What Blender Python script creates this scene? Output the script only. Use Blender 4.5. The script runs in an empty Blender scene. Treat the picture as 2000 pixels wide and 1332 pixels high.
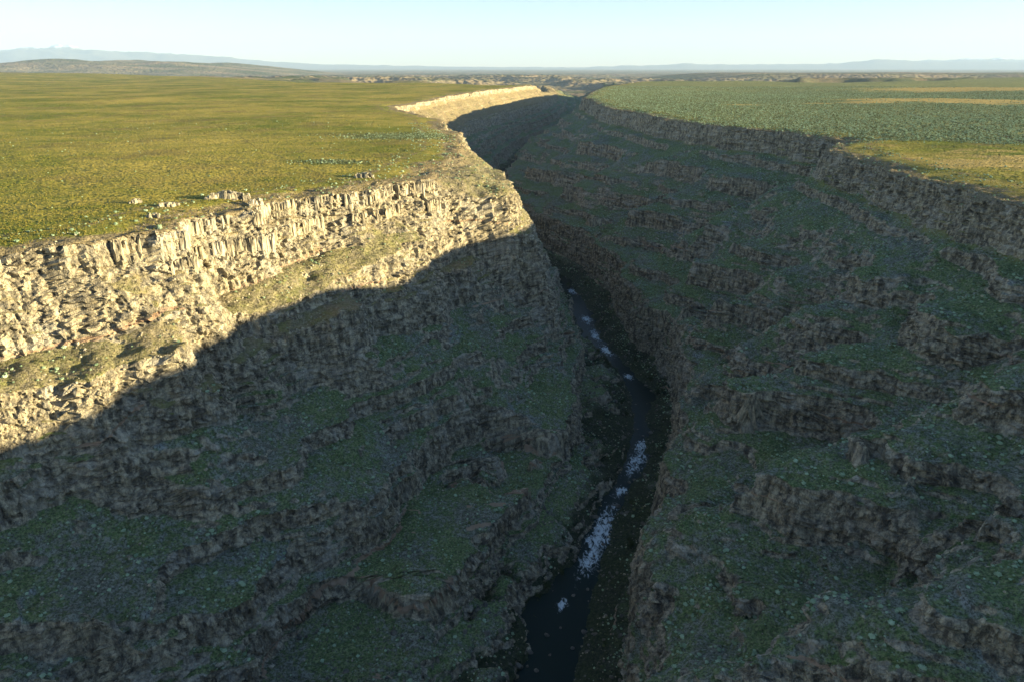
import bpy, math, random
import numpy as np

# ------------------------------------------------------------------ camera, sky, sun
scene = bpy.context.scene
COL = scene.collection
CAM_H = 90.0                       # metres above the plateau
PITCH = math.radians(21.83)
SP, CP = math.sin(PITCH), math.cos(PITCH)
FPX = 2000 * 24.0 / 36.0           # focal length in photo pixels

cam_data = bpy.data.cameras.new("camera")
cam_data.lens = 24.0
cam_data.sensor_width = 36.0
cam_data.clip_start = 1.0
cam_data.clip_end = 200000.0
cam = bpy.data.objects.new("camera", cam_data)
cam.location = (0, 0, CAM_H)
cam.rotation_euler = (math.radians(90) - PITCH, 0, 0)
COL.objects.link(cam)
scene.camera = cam

SUN_EL = math.radians(8.3)
SUN_AZ = math.radians(-9.0)        # measured from +X towards +Y
sun_vec = (math.cos(SUN_EL) * math.cos(SUN_AZ), math.cos(SUN_EL) * math.sin(SUN_AZ), math.sin(SUN_EL))

world = bpy.data.worlds.new("World")
scene.world = world
world.use_nodes = True
wn = world.node_tree
for n in list(wn.nodes):
    wn.nodes.remove(n)
sky = wn.nodes.new("ShaderNodeTexSky")
sky.sky_type = 'NISHITA'
sky.sun_disc = False
sky.sun_elevation = SUN_EL
sky.sun_rotation = math.pi / 2 - SUN_AZ
sky.altitude = 900
sky.air_density = 1.0
sky.dust_density = 0.2
sky.ozone_density = 2.6
bg = wn.nodes.new("ShaderNodeBackground")
bg.inputs[1].default_value = 0.058
wo = wn.nodes.new("ShaderNodeOutputWorld")
tint = wn.nodes.new("ShaderNodeMix")           # the air is a shade bluer than the model's low-sun sky
tint.data_type = 'RGBA'; tint.blend_type = 'MULTIPLY'
tint.inputs[0].default_value = 1.0
tint.inputs[7].default_value = (.97, .925, 1.0, 1)
wn.links.new(sky.outputs[0], tint.inputs[6])
wn.links.new(tint.outputs[2], bg.inputs[0])
wn.links.new(bg.outputs[0], wo.inputs[0])

sun_data = bpy.data.lights.new("sun", 'SUN')
sun_data.energy = 5.0
sun_data.angle = math.radians(0.55)
sun_data.color = (1.0, 0.83, 0.50)
sun = bpy.data.objects.new("sun", sun_data)
sun.rotation_euler = (math.pi / 2 - SUN_EL, 0, SUN_AZ + math.pi / 2)
COL.objects.link(sun)

scene.view_settings.view_transform = 'Standard'
scene.view_settings.look = 'None'
scene.view_settings.gamma = 1.0
scene.view_settings.exposure = 2.36
scene.view_settings.use_curve_mapping = False
scene.cycles.max_bounces = 5
scene.cycles.diffuse_bounces = 3
scene.cycles.volume_bounces = 1
scene.cycles.transparent_max_bounces = 6

# ------------------------------------------------------------------ numeric helpers
rng = np.random.default_rng(11)
PERM = rng.permutation(256).astype(np.int32)
PERM = np.concatenate([PERM, PERM, PERM])
_a = np.linspace(0, 2 * np.pi, 256, endpoint=False)
GX, GY = np.cos(_a).astype(np.float32), np.sin(_a).astype(np.float32)
_g = rng.normal(size=(256, 3)); _g /= np.linalg.norm(_g, axis=1)[:, None]
G3 = _g.astype(np.float32)
R1 = rng.random(256).astype(np.float32)
R2 = rng.random(256).astype(np.float32)


def fade(t):
    return t * t * t * (t * (t * 6 - 15) + 10)


def perlin(x, y, seed=0):
    x = np.asarray(x, np.float32) + seed * 17.37
    y = np.asarray(y, np.float32) - seed * 9.71
    fx, fy = np.floor(x), np.floor(y)
    ix, iy = fx.astype(np.int32) & 255, fy.astype(np.int32) & 255
    dx, dy = x - fx, y - fy
    u, v = fade(dx), fade(dy)
    a = PERM[ix] + iy
    b = PERM[ix + 1] + iy
    h00, h10, h01, h11 = PERM[a], PERM[b], PERM[a + 1], PERM[b + 1]
    n00 = GX[h00] * dx + GY[h00] * dy
    n10 = GX[h10] * (dx - 1) + GY[h10] * dy
    n01 = GX[h01] * dx + GY[h01] * (dy - 1)
    n11 = GX[h11] * (dx - 1) + GY[h11] * (dy - 1)
    m = n00 + u * (n10 - n00)
    n = n01 + u * (n11 - n01)
    return (m + v * (n - m)) * 1.45


def perlin3(x, y, z, seed=0):
    x = np.asarray(x, np.float32) + seed * 11.3
    y = np.asarray(y, np.float32) + seed * 5.9
    z = np.asarray(z, np.float32) - seed * 7.7
    fx, fy, fz = np.floor(x), np.floor(y), np.floor(z)
    ix, iy, iz = fx.astype(np.int32) & 255, fy.astype(np.int32) & 255, fz.astype(np.int32) & 255
    dx, dy, dz = x - fx, y - fy, z - fz
    u, v, w = fade(dx), fade(dy), fade(dz)
    out = 0
    for cx in (0, 1):
        for cy in (0, 1):
            h = PERM[PERM[ix + cx] + iy + cy] + iz
            for cz in (0, 1):
                g = G3[PERM[h + cz]]
                d = g[..., 0] * (dx - cx) + g[..., 1] * (dy - cy) + g[..., 2] * (dz - cz)
                out = out + d * (u if cx else 1 - u) * (v if cy else 1 - v) * (w if cz else 1 - w)
    return out * 1.4


def fbm(x, y, octs, seed=0, gain=0.5, lac=2.03):
    a, f, s = 1.0, 1.0, 0
    for i in range(octs):
        s = s + a * perlin(x * f, y * f, seed + i)
        a *= gain; f *= lac
    return s


def worley(x, y, seed=0):
    """distance to nearest and second nearest jittered cell centre, and a cell id in 0..1"""
    x = np.asarray(x, np.float32) + seed * 3.1
    y = np.asarray(y, np.float32) + seed * 8.3
    fx, fy = np.floor(x), np.floor(y)
    ix, iy = fx.astype(np.int32), fy.astype(np.int32)
    d1 = np.full(x.shape, 9.0, np.float32); d2 = d1.copy(); cid = np.zeros_like(d1)
    for ox in (-1, 0, 1):
        for oy in (-1, 0, 1):
            h = PERM[PERM[(ix + ox) & 255] + ((iy + oy) & 255)]
            px = fx + ox + R1[h]; py = fy + oy + R2[h]
            d = np.hypot(px - x, py - y)
            near = d < d1
            d2 = np.where(near, d1, np.minimum(d2, d))
            cid = np.where(near, h / 255.0, cid)
            d1 = np.where(near, d, d1)
    return d1, d2, cid


def worley3(x, y, z, seed=0):
    """cell id (0..1), nearest distance, distance gap, for blocky rock"""
    x = np.asarray(x, np.float32) + seed * 3.1; y = np.asarray(y, np.float32) + seed * 8.3; z = np.asarray(z, np.float32)
    fx, fy, fz = np.floor(x), np.floor(y), np.floor(z)
    ix, iy, iz = fx.astype(np.int32), fy.astype(np.int32), fz.astype(np.int32)
    d1 = np.full(x.shape, 9.0, np.float32); d2 = d1.copy(); cid = np.zeros_like(d1)
    for ox in (-1, 0, 1):
        for oy in (-1, 0, 1):
            h0 = PERM[(ix + ox) & 255] + ((iy + oy) & 255)
            for oz in (-1, 0, 1):
                h = PERM[PERM[h0] + ((iz + oz) & 255)]
                d = np.sqrt((fx + ox + R1[h] - x) ** 2 + (fy + oy + R2[h] - y) ** 2 + (fz + oz + R1[255 - h] - z) ** 2)
                near = d < d1
                d2 = np.where(near, d1, np.minimum(d2, d))
                cid = np.where(near, h / 255.0, cid)
                d1 = np.where(near, d, d1)
    return d1, d2, cid


def sstep(a, b, x):
    t = np.clip((x - a) / (b - a), 0, 1)
    return t * t * (3 - 2 * t)


def unproject(px, py, z):
    """photo pixel -> plan position on the level z (basalt beds lie level)"""
    u = (px - 1000) / FPX
    v = (py - 666) / FPX
    t = (CAM_H - z) / (SP + v * CP)
    return u * t, (CP - v * SP) * t


# ------------------------------------------------------------------ plan of the canyon
RIVER_PIX = [(1075, 1332), (1190, 1000), (1258, 870), (1256, 770), (1215, 715), (1160, 660),
             (1137, 600), (1098, 540), (985, 352)]
_r = [unproject(px, py, -240.0) for px, py in RIVER_PIX]
_r = sorted([(y, x) for x, y in _r] + [(-900, -330), (-400, -190), (0, -66), (1300, 12), (1600, -62), (1900, -55), (3000, 60), (3700, 280), (5000, 520), (7000, 600), (12000, 700)])
RIV_Y = np.array([a for a, b in _r]); RIV_X = np.array([b for a, b in _r])


def smooth_tab(ys, xs, step=6.0, win=5):
    g = np.arange(-900, 12000, step)
    v = np.interp(g, ys, xs)
    k = np.hanning(win + 2)[1:-1]; k /= k.sum()
    vp = np.pad(v, win // 2, mode='edge')
    return g, np.convolve(vp, k, 'valid')


RG, RV = smooth_tab(RIV_Y, RIV_X, 6.0, 13)


def river_x(y):
    return np.interp(y, RG, RV)


def table(z, pix, extra):
    pts = [unproject(px, py, z) for px, py in pix]
    pts = sorted([(y, x) for x, y in pts] + [(y, x) for x, y in extra])
    return np.array([p[0] for p in pts]), np.array([p[1] for p in pts])


# left rim -------------------------------------------------------------
_ly, _lx = table(0.0, [(0, 478), (94, 470), (217, 455), (315, 448), (350, 431), (437, 406), (525, 392), (612, 380),
                       (700, 370), (737, 357), (807, 350), (860, 322), (905, 298), (893, 262), (853, 230)],
                 [(-780, -900), (-640, -300), (-520, 0), (-430, 180), (-350, 300), (-230, 1600), (-310, 1890), (-250, 2150),
                  (-225, 2500), (55, 3700), (180, 4600), (220, 7000), (300, 12000)])
LRG, LRV = smooth_tab(_ly, _lx, 3.0, 5)
# right rim ------------------------------------------------------------
_ry, _rx = table(0.0, [(1140, 190), (1170, 204), (1215, 216), (1300, 231), (1405, 245), (1527, 256), (1615, 285),
                       (1700, 310), (1830, 350), (2000, 396)],
                 [(-60, -900), (120, -400), (235, -120), (285, 60), (330, 200), (360, 350), (430, 1000), (455, 960),
                  (470, 3700), (900, 5000), (1000, 7000), (1100, 12000)])
RRG, RRV = smooth_tab(_ry, _rx, 3.0, 5)


def left_rim(y):
    return np.interp(y, LRG, LRV)


def right_rim(y):
    return np.interp(y, RRG, RRV)


# Beds of the left wall. Each column of the photograph is walked down from the rim: between two marks the ground is a cliff
# or a bench of known steepness, which gives the depth of the next mark.
#        rim  foot of cliff 1, top/foot of cliff 2, top/foot of cliff 3, top/foot of cliff 4
COLUMNS = {0: [478, 701, 771, 911, 925, 1012, 1230, 1400], 150: [463, 655, 723, 875, 888, 977, 1215, 1390], 300: [451, 605, 665, 775, 800, 872, 1200, 1370],
           400: [418, 592, 624, 690, 740, 815, 1190, 1360], 500: [396, 535, 618, 655, 690, 800, 1180, 1350], 600: [381, 505, 567, 600, 640, 765, 1080, 1205],
           700: [371, 477, 530, 565, 605, 670, 980, 1125], 800: [351, 440, 465, 528, 575, 640, 890, 985], 850: [335, 428, 452, 512, 557, 615, 850, 930],
           950: [330, 450, 455, 487, 510, 592, 760, 879]}
STEEP = [2.6, .33, 2.6, .55, 2.6, .52, 2.0]
BEDS = [[] for _ in range(8)]
for px, marks in COLUMNS.items():
    dep, yy_ = 0.0, unproject(px, marks[0], 0)[1]
    BEDS[0].append(unproject(px, marks[0], 0) + (0.0,))
    for k, (py, st_) in enumerate(zip(marks[1:], STEEP)):
        rr_ = unproject(px, py, CAM_H - 1)[1]
        dep = (dep + st_ * yy_ - st_ * rr_ * CAM_H) / (1 + st_ * rr_)
        yy_ = rr_ * (CAM_H + dep)
        BEDS[k + 1].append(unproject(px, py, -dep) + (-dep,))
# the buttress at the corner and the walls round the bend
BEDS[1] += [(2, 652, -45), (10, 690, -44), (-8, 780, -42)]
BEDS[2] += [(14, 700, -50)]
BEDS[5] += [unproject(985, 590, -115) + (-115,)]
BEDS[6] += [unproject(1010, 700, -150) + (-150,), unproject(1060, 640, -150) + (-150,)]
BEDS[7] += [unproject(1000, 815, -178) + (-178,), unproject(1045, 750, -176) + (-176,), unproject(1095, 687, -174) + (-174,)]
EXTRA = {'ledge': [(-330, 330, -14), (-277, 372, -16), (-196, 455, -18), (-150, 520, -20), (-84, 605, -20), (-64, 622, -20), (-6, 642, -21), (1, 652, -22), (7, 700, -20), (-20, 780, -18)],
         'low_top': [unproject(px, py, -186) + (-186,) for px, py in [(760, 1250), (900, 1080), (1000, 960), (1080, 860), (1120, 760), (1130, 700)]],
         'low_foot': [unproject(px, py, -231) + (-231,) for px, py in [(846, 1327), (930, 1187), (1010, 1080), (1080, 960), (1135, 860), (1140, 760)]]}
#          points, least gap, fraction of the way to the river farther on, level farther on
LEVELS = [(EXTRA['ledge'], 4, (.05, .03), -20), (BEDS[1], 6, (.12, .14), -42), (BEDS[2], 9, (.16, .18), -50), (BEDS[3], 6, (.25, .34), -80), (BEDS[4], 7, (.33, .36), -90),
          (BEDS[5], 6, (.40, .40), -115), (BEDS[6], 12, (.58, .56), -150), (BEDS[7], 7, (.63, .61), -178), (EXTRA['low_top'], 8, (.76, .74), -186), (EXTRA['low_foot'], 6, (.84, .82), -231)]
YG = np.arange(-900, 12000, 3.0)
HALF_W = 15.0 + 6.0 * (1 - sstep(300, 480, YG))


def build_left():
    rim = left_rim(YG); riv = river_x(YG)
    out, zz = [rim.copy()], [np.zeros_like(YG)]
    ker = np.hanning(7)[1:-1]; ker /= ker.sum()
    for pts, gap, (fm, ff), zf in LEVELS:
        pts = sorted((y, x, z) for x, y, z in pts)
        ys = np.array([p[0] for p in pts]); xs = np.array([p[1] for p in pts]); zs = np.array([p[2] for p in pts])
        f = (xs - left_rim(ys)) / (river_x(ys) - left_rim(ys))
        ys = np.concatenate([ys, [1050, 1500, 1850, 3000]])
        f = np.concatenate([f, [fm, fm, ff, ff]]); zs = np.concatenate([zs, [zf] * 4])
        sm = lambda v: np.convolve(np.pad(v, 2, mode='edge'), ker, 'valid')
        x = rim + sm(np.interp(YG, ys, f)) * (riv - rim)
        z = np.minimum(sm(np.interp(YG, ys, zs)), zz[-1] - 4)
        x = np.maximum(x, out[-1] + gap)
        out.append(x); zz.append(z)
    out.append(np.maximum(riv - HALF_W, out[-1] + 6)); zz.append(np.full_like(YG, -239.6))
    out.append(np.maximum(riv, out[-1] + 8)); zz.append(np.full_like(YG, -244.0))
    return out, zz


LEFT_X, LEFT_ZY = build_left()

RIGHT_Z = [0, -14, -33, -62, -100, -145, -174, -231, -239.6, -244]
RIGHT_F = [0, .018, .04, .20, .40, .61, .835, .875, None, None]
RIGHT_GAP = [0, 4, 6, 8, 8, 8, 8, 6, 5, 8]
SPURS = [(212, 26), (330, 28), (436, 24), (528, 30), (640, 30), (760, 36), (900, 40), (1080, 45), (1300, 60), (1560, 70), (1900, 80), (2300, 90)]


def build_right():
    rim = right_rim(YG); riv = river_x(YG)
    sp = np.zeros_like(YG)
    for c, w in SPURS:
        sp = np.maximum(sp, np.exp(-((YG - c) / w) ** 2))
    sp = sp - 0.5
    amp = {-62: .08, -100: .20, -145: .30, -174: .06}
    out = [rim.copy()]
    for z, f, gap in zip(RIGHT_Z[1:], RIGHT_F[1:], RIGHT_GAP[1:]):
        if z == -239.6:
            x = riv + HALF_W
        elif z == -244:
            x = riv
        else:
            # spur and gully noses lean a little upstream with depth
            ff = f + amp.get(z, 0) * sp
            x = rim + ff * (riv - rim)
        x = np.minimum(x, out[-1] - gap)
        out.append(x)
    return out


RIGHT_X = build_right()


def plateau_edge(x, y):
    u = x / np.maximum(y, 1.0)
    e = np.interp(u, [-2.0, -.75, -.5, -.30, -.1, .08, .2, .45, .75, 2.0], [14000, 11000, 8000, 5200, 4300, 4100, 4700, 5000, 7600, 9000])
    return e + 900 * perlin(x / 2600, y / 2600, 40) + 350 * perlin(x / 800, y / 800, 41)


def basin(x, y):
    r = np.hypot(x, y)
    n = fbm(x / 3800, y / 3000, 4, 50)
    q = np.abs(fbm(x / 1500, y / 1100, 5, 55))
    hills = 90 * sstep(-.2, .5, n) + 150 * (0.55 - q) * sstep(-.45, .15, n)
    amp = np.interp(r, [3000, 9000, 16000, 28000], [1.0, 1.0, 0.6, 0.2])
    z = -175 + hills * amp
    # flat benches
    st = 34.0
    k = z / st
    fl = np.floor(k); fr = k - fl
    z = st * (fl + sstep(.25, .75, fr)) * .55 + z * .45
    # the long mesa to the left of the basin
    mx = sstep(-17000, -12800, x) * (1 - sstep(-10200, -5600, x)); my = sstep(17000, 20500, y + 500 * perlin(x / 1500, y / 1500, 61)) * (1 - sstep(25000, 28000, y))
    z = np.maximum(z, -150 + 350 * mx ** .6 * my + 70 * fbm(x / 2600, y / 2000, 4, 60) * mx * my + 70 * sstep(-14600, -13900, x) * (1 - sstep(-12200, -11000, x)) * my * mx)
    # the darker escarpment on the right
    ex = sstep(2000, 4200, x); ey = sstep(9600, 10800, y + 700 * perlin(x / 1700, y / 1700, 62) - .12 * x) * (1 - sstep(15000, 19000, y))
    z = np.maximum(z, -150 + 135 * ex * ey + 10 * perlin(x / 1300, y / 900, 63))
    return z


def plateau(x, y):
    z = 4.2 * perlin(x / 420, y / 420, 30) + 1.1 * perlin(x / 130, y / 130, 31) + .35 * perlin(x / 35, y / 35, 32)
    z = z + 17.5 * sstep(200, 262, y) * (1 - sstep(385, 455, y)) * sstep(335, 400, x) * (1 - sstep(560, 780, x))  # unseen rise added behind the right rim to lift its cast shadow
    z = z + 26 * sstep(1500, 6500, -x) * sstep(2500, 8000, y)
    z = z + 7 * perlin(x / 1300, y / 1000, 33) * sstep(1000, 2500, np.hypot(x, y))
    return z


def ground(x, y):
    """plateau and basin without the canyon"""
    m = sstep(-450, 650, y - plateau_edge(x, y))
    g = plateau(x, y)
    return g + (basin(x, y) - g) * m if np.any(m > 0) else g


TERR_L = np.array([40, -34, -46, -60, -74, -88, -104, -128, -146, -166, -190, -212, -270], np.float32)
TERR_R = np.array([40, -34, -56, -94, -112, -152, -170, -200, -226, -270], np.float32)


def wall_height(x, y, side, fine=True):
    x = np.asarray(x, np.float32); y = np.asarray(y, np.float32)
    gul = np.maximum(0, perlin(x / 95, y / 38, 9) - .28) * 26
    wx = 10 * perlin(x / 74, y / 74, 1) + 6 * perlin(x / 31, y / 31, 2) + 2.6 * perlin(x / 13, y / 13, 3) + side * gul
    wy = 10 * perlin(x / 74, y / 74, 5) + 5.5 * perlin(x / 31, y / 31, 6) + 2.6 * perlin(x / 13, y / 13, 7)
    if fine:
        wx = wx + .7 * perlin(x / 5.5, y / 5.5, 4)
        wy = wy + .7 * perlin(x / 5.5, y / 5.5, 8)
    near_river = np.exp(-(np.abs(x - river_x(y)) / 27.0) ** 2)
    wx = wx * (1 - .7 * near_river); wy = wy * (1 - .6 * near_river)
    xx, yy = x + wx, y + wy
    Zs, Xs = (LEFT_ZY, LEFT_X) if side < 0 else (RIGHT_Z, RIGHT_X)
    prev = np.interp(yy, YG, Xs[0])
    inside = (xx - prev) * (-side)
    z = np.zeros_like(x)
    sw = np.zeros_like(x)
    for k in range(1, len(Zs)):
        cur = np.interp(yy, YG, Xs[k])
        f = np.clip((xx - prev) / (cur - prev), 0, 1)
        if side < 0:
            dz = np.interp(yy, YG, Zs[k]) - np.interp(yy, YG, Zs[k - 1])
            z = z + dz * f
        else:
            dz = Zs[k] - Zs[k - 1]
            z = z + dz * f
        sw = sw + ((f > 0) & (f < 1)) * sstep(.8, 1.7, np.abs(dz) / np.abs(cur - prev))
        prev = cur
    canyon = sstep(0, 30, inside)
    # rills on the slopes
    rill = (6.0 if side < 0 else 7.0) * fbm(x / 60, y / 60, 4 if fine else 2, 12) * canyon * (1 - near_river)
    z = z + rill * sstep(8, 60, inside)
    rib = np.maximum(0, 1 - 4.2 * np.abs(perlin(x / 105, y / 27, 14) + .35 * perlin(x / 22, y / 22, 15)))
    rib = rib ** .7 * sstep(.0, .4, perlin(x / 58, y / 58, 16))
    z = z + rib * (8.5 if side > 0 else 5.0) * sstep(45, 75, inside) * sstep(-225, -200, z) * (1 - near_river) * (1 if side > 0 else sstep(-112, -126, z))
    # benches: small cliffs that come and go
    TERR = TERR_L if side < 0 else TERR_R
    zt = z + 2.2 * perlin(x / 34, y / 34, 23)
    i = np.clip(np.searchsorted(-TERR, -zt) - 1, 0, len(TERR) - 2)
    top, bot = TERR[i], TERR[i + 1]
    q = np.clip((top - zt) / (top - bot), 0, 1)
    s = sstep(-.42, .12, perlin(x / 120 + i * 5.7, y / 120 - i * 3.1, 20) + .3 * perlin(x / 17, y / 17, 21))
    s = s * canyon * (1 - .8 * near_river) * sstep(-33, -40, z)
    if side < 0:
        s = s * (.15 + .75 * np.maximum(sstep(-118, -132, z), sstep(950, 1100, y) * sstep(-72, -86, z)))
    else:
        s = s * .92
    c = .065 + .04 * perlin(x / 23, y / 23, 22)
    lo, hi = .5 - c, .5 + c
    fq = np.where(q < lo, q / lo * .11, np.where(q > hi, .84 + .16 * (q - hi) / (1 - hi), .11 + .73 * (q - lo) / (hi - lo)))
    z = z - (top - bot) * (fq - q) * s
    # the cliffs themselves break back in ledges a few metres high
    hs = 6.5
    zk = (z + 1.6 * perlin(x / 11, y / 11, 26) + 2.2 * perlin(x / 33, y / 33, 27)) / hs
    fr = zk - np.floor(zk)
    mic = (sstep(.12, .88, fr) * .25 + sstep(.36, .64, fr) * .75 - fr) * hs
    z = z + mic * np.maximum(np.clip(sw, 0, 1) * .8, s * .5) * sstep(-.5, .2, perlin(x / 20, y / 20, 28) + .2)
    g = ground(x, y)
    z = z * np.clip((g + 244) / 244, .02, 1.2)
    # ground rolls over towards the rim
    lip = sstep(-45, 6, inside) * (.7 + 1.1 * sstep(-.2, .6, perlin(x / 40, y / 40, 29)))
    rough = fbm(x / 8, y / 8, 3, 25) * 1.15 * sstep(-35, -4, inside) if fine else 0
    z = z + g * (1 - .75 * sstep(0, 60, inside)) - 3.0 * lip * (1 - canyon * .6) + rough * (1 - near_river)
    return z, inside, canyon, near_river


# ------------------------------------------------------------------ mesh helpers
def grid_faces(n, m, off=0):
    a = np.arange(n * m, dtype=np.int32).reshape(n, m) + off
    return np.stack([a[:-1, :-1], a[:-1, 1:], a[1:, 1:], a[1:, :-1]], -1).reshape(-1, 4)


def mesh_from(name, verts, quads, mat, attrs=None, smooth=None, kind=None, flip=False):
    me = bpy.data.meshes.new(name)
    verts = np.asarray(verts, np.float32).reshape(-1, 3)
    if flip:
        quads = quads[:, ::-1]
    nf, k = quads.shape
    me.vertices.add(len(verts)); me.vertices.foreach_set("co", verts.ravel())
    me.loops.add(nf * k); me.loops.foreach_set("vertex_index", np.ascontiguousarray(quads, np.int32).ravel())
    me.polygons.add(nf); me.polygons.foreach_set("loop_start", np.arange(nf, dtype=np.int32) * k)
    try:
        me.polygons.foreach_set("loop_total", np.full(nf, k, np.int32))
    except Exception:
        pass
    me.update(calc_edges=True)
    if smooth is None:
        smooth = np.ones(nf, bool)
    me.polygons.foreach_set("use_smooth", np.ascontiguousarray(smooth))
    for key, val in (attrs or {}).items():
        at = me.attributes.new(key, 'FLOAT', 'POINT')
        at.data.foreach_set("value", np.ascontiguousarray(val, np.float32).ravel())
    me.materials.append(mat)
    o = bpy.data.objects.new(name, me)
    COL.objects.link(o)
    if kind:
        o["kind"] = kind
    return o


# ------------------------------------------------------------------ materials
class NT:
    def __init__(self, name):
        self.mat = bpy.data.materials.new(name)
        self.mat.use_nodes = True
        self.t = self.mat.node_tree
        for n in list(self.t.nodes):
            self.t.nodes.remove(n)
        self.out = self.t.nodes.new("ShaderNodeOutputMaterial")

    def node(self, kind, **kw):
        n = self.t.nodes.new(kind)
        for k, v in kw.items():
            setattr(n, k, v)
        return n

    def put(self, sock, v):
        if hasattr(v, "links") or hasattr(v, "is_linked"):
            self.t.links.new(v, sock)
        elif isinstance(v, (tuple, list)):
            sock.default_value = tuple(v) + ((1,) if len(v) == 3 and sock.type == 'RGBA' else ())
        else:
            sock.default_value = v

    def math(self, op, a, b=0.0, c=0.0, clamp=False):
        n = self.node("ShaderNodeMath", operation=op, use_clamp=clamp)
        self.put(n.inputs[0], a); self.put(n.inputs[1], b); self.put(n.inputs[2], c)
        return n.outputs[0]

    def vmath(self, op, a, b=(0, 0, 0)):
        n = self.node("ShaderNodeVectorMath", operation=op)
        self.put(n.inputs[0], a)
        if op == 'SCALE':
            self.put(n.inputs[3], b)
        else:
            self.put(n.inputs[1], b)
        return n.outputs[0]

    def pos(self):
        return self.node("ShaderNodeNewGeometry").outputs["Position"]

    def noise(self, vec, scale, detail=4, rough=.55, color=False, dist=0.0):
        n = self.node("ShaderNodeTexNoise")
        self.put(n.inputs["Vector"], vec)
        n.inputs["Scale"].default_value = scale
        n.inputs["Detail"].default_value = detail
        n.inputs["Roughness"].default_value = rough
        n.inputs["Distortion"].default_value = dist
        return n.outputs["Color" if color else "Fac"]

    def voro(self, vec, scale, feature='F1', out="Distance"):
        n = self.node("ShaderNodeTexVoronoi", feature=feature)
        self.put(n.inputs["Vector"], vec)
        n.inputs["Scale"].default_value = scale
        return n.outputs[out]

    def ramp(self, fac, a, b):
        n = self.node("ShaderNodeMapRange", interpolation_type='SMOOTHSTEP')
        self.put(n.inputs[0], fac); n.inputs[1].default_value = a; n.inputs[2].default_value = b
        return n.outputs[0]

    def mix(self, fac, a, b):
        n = self.node("ShaderNodeMix", data_type='RGBA')
        self.put(n.inputs[0], fac); self.put(n.inputs[6], a); self.put(n.inputs[7], b)
        return n.outputs[2]

    def attr(self, name):
        return self.node("ShaderNodeAttribute", attribute_name=name).outputs["Fac"]

    def bump(self, height, strength, dist, normal=None):
        n = self.node("ShaderNodeBump")
        n.inputs["Strength"].default_value = strength
        n.inputs["Distance"].default_value = dist
        self.put(n.inputs["Height"], height)
        if normal is not None:
            self.put(n.inputs["Normal"], normal)
        return n.outputs[0]

    def tuft_normal(self, vec, scale, amount):
        """normals of standing grass blades: leaning every way, not flat earth"""
        c = self.noise(vec, scale, 1, .5, color=True)
        c = self.vmath('SUBTRACT', c, (.5, .5, .5))
        c = self.vmath('MULTIPLY', c, (1, 1, .2))
        c = self.vmath('SCALE', c, amount)
        n = self.node("ShaderNodeNewGeometry").outputs["Normal"]
        return self.vmath('NORMALIZE', self.vmath('ADD', n, c))

    def principled(self, color, rough=.9, normal=None, spec=.2):
        p = self.node("ShaderNodeBsdfPrincipled")
        self.put(p.inputs["Base Color"], color)
        self.put(p.inputs["Roughness"], rough)
        p.inputs["Specular IOR Level"].default_value = spec
        if normal is not None:
            self.put(p.inputs["Normal"], normal)
        self.t.links.new(p.outputs[0], self.out.inputs[0])
        return p


def grass_color(m, p):
    big = m.noise(p, .004, 5, .6)
    midn = m.noise(p, .035, 4, .6)
    fine = m.noise(p, .45, 3, .6)
    green, straw, soil = (.125, .155, .02), (.37, .295, .066), (.20, .145, .055)
    f = m.math('ADD', m.math('MULTIPLY', big, 1.5), m.math('ADD', m.math('MULTIPLY', midn, .75), m.math('MULTIPLY', fine, .55)))
    c = m.mix(m.ramp(f, 1.1, 1.68), green, straw)
    c = m.mix(m.math('MULTIPLY', m.ramp(m.noise(p, .011, 4, .6), .48, .70), .6), c, soil)
    return c, fine


def mat_plateau():
    m = NT("plateau_grass")
    p = m.pos()
    c, fine = grass_color(m, p)
    sage = m.attr("sage")
    sg = m.mix(m.ramp(m.noise(p, .19, 4, .7), .4, .6), (.11, .135, .045), (.25, .26, .12))
    edge = m.math('MULTIPLY', m.noise(p, .02, 5, .65), 1.0)
    sm = m.ramp(m.math('ADD', sage, m.math('SUBTRACT', edge, .5)), .35, .6)
    c = m.mix(m.math('MULTIPLY', sm, .85), c, sg)
    straw = m.ramp(m.math('ADD', m.attr("straw"), m.math('MULTIPLY', m.math('SUBTRACT', m.noise(m.vmath('MULTIPLY', p, (.4, 1, 1)), .018, 6, .75), .5), 2.4)), .4, .62)
    c = m.mix(straw, c, (.40, .30, .10))
    rim = m.ramp(m.math('ADD', m.attr("rim"), m.math('SUBTRACT', m.noise(p, .09, 5, .7), .5)), .45, .8)
    c = m.mix(rim, c, m.mix(m.noise(p, .6, 3), (.12, .085, .05), (.30, .23, .14)))
    far = m.attr("far")
    fc = m.mix(m.ramp(m.noise(p, .0009, 6, .65), .4, .62), (.10, .12, .055), (.24, .19, .11))
    c = m.mix(far, c, fc)
    n = m.tuft_normal(p, .55, 4.2)
    m.principled(c, .95, n, .05)
    return m.mat


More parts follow.
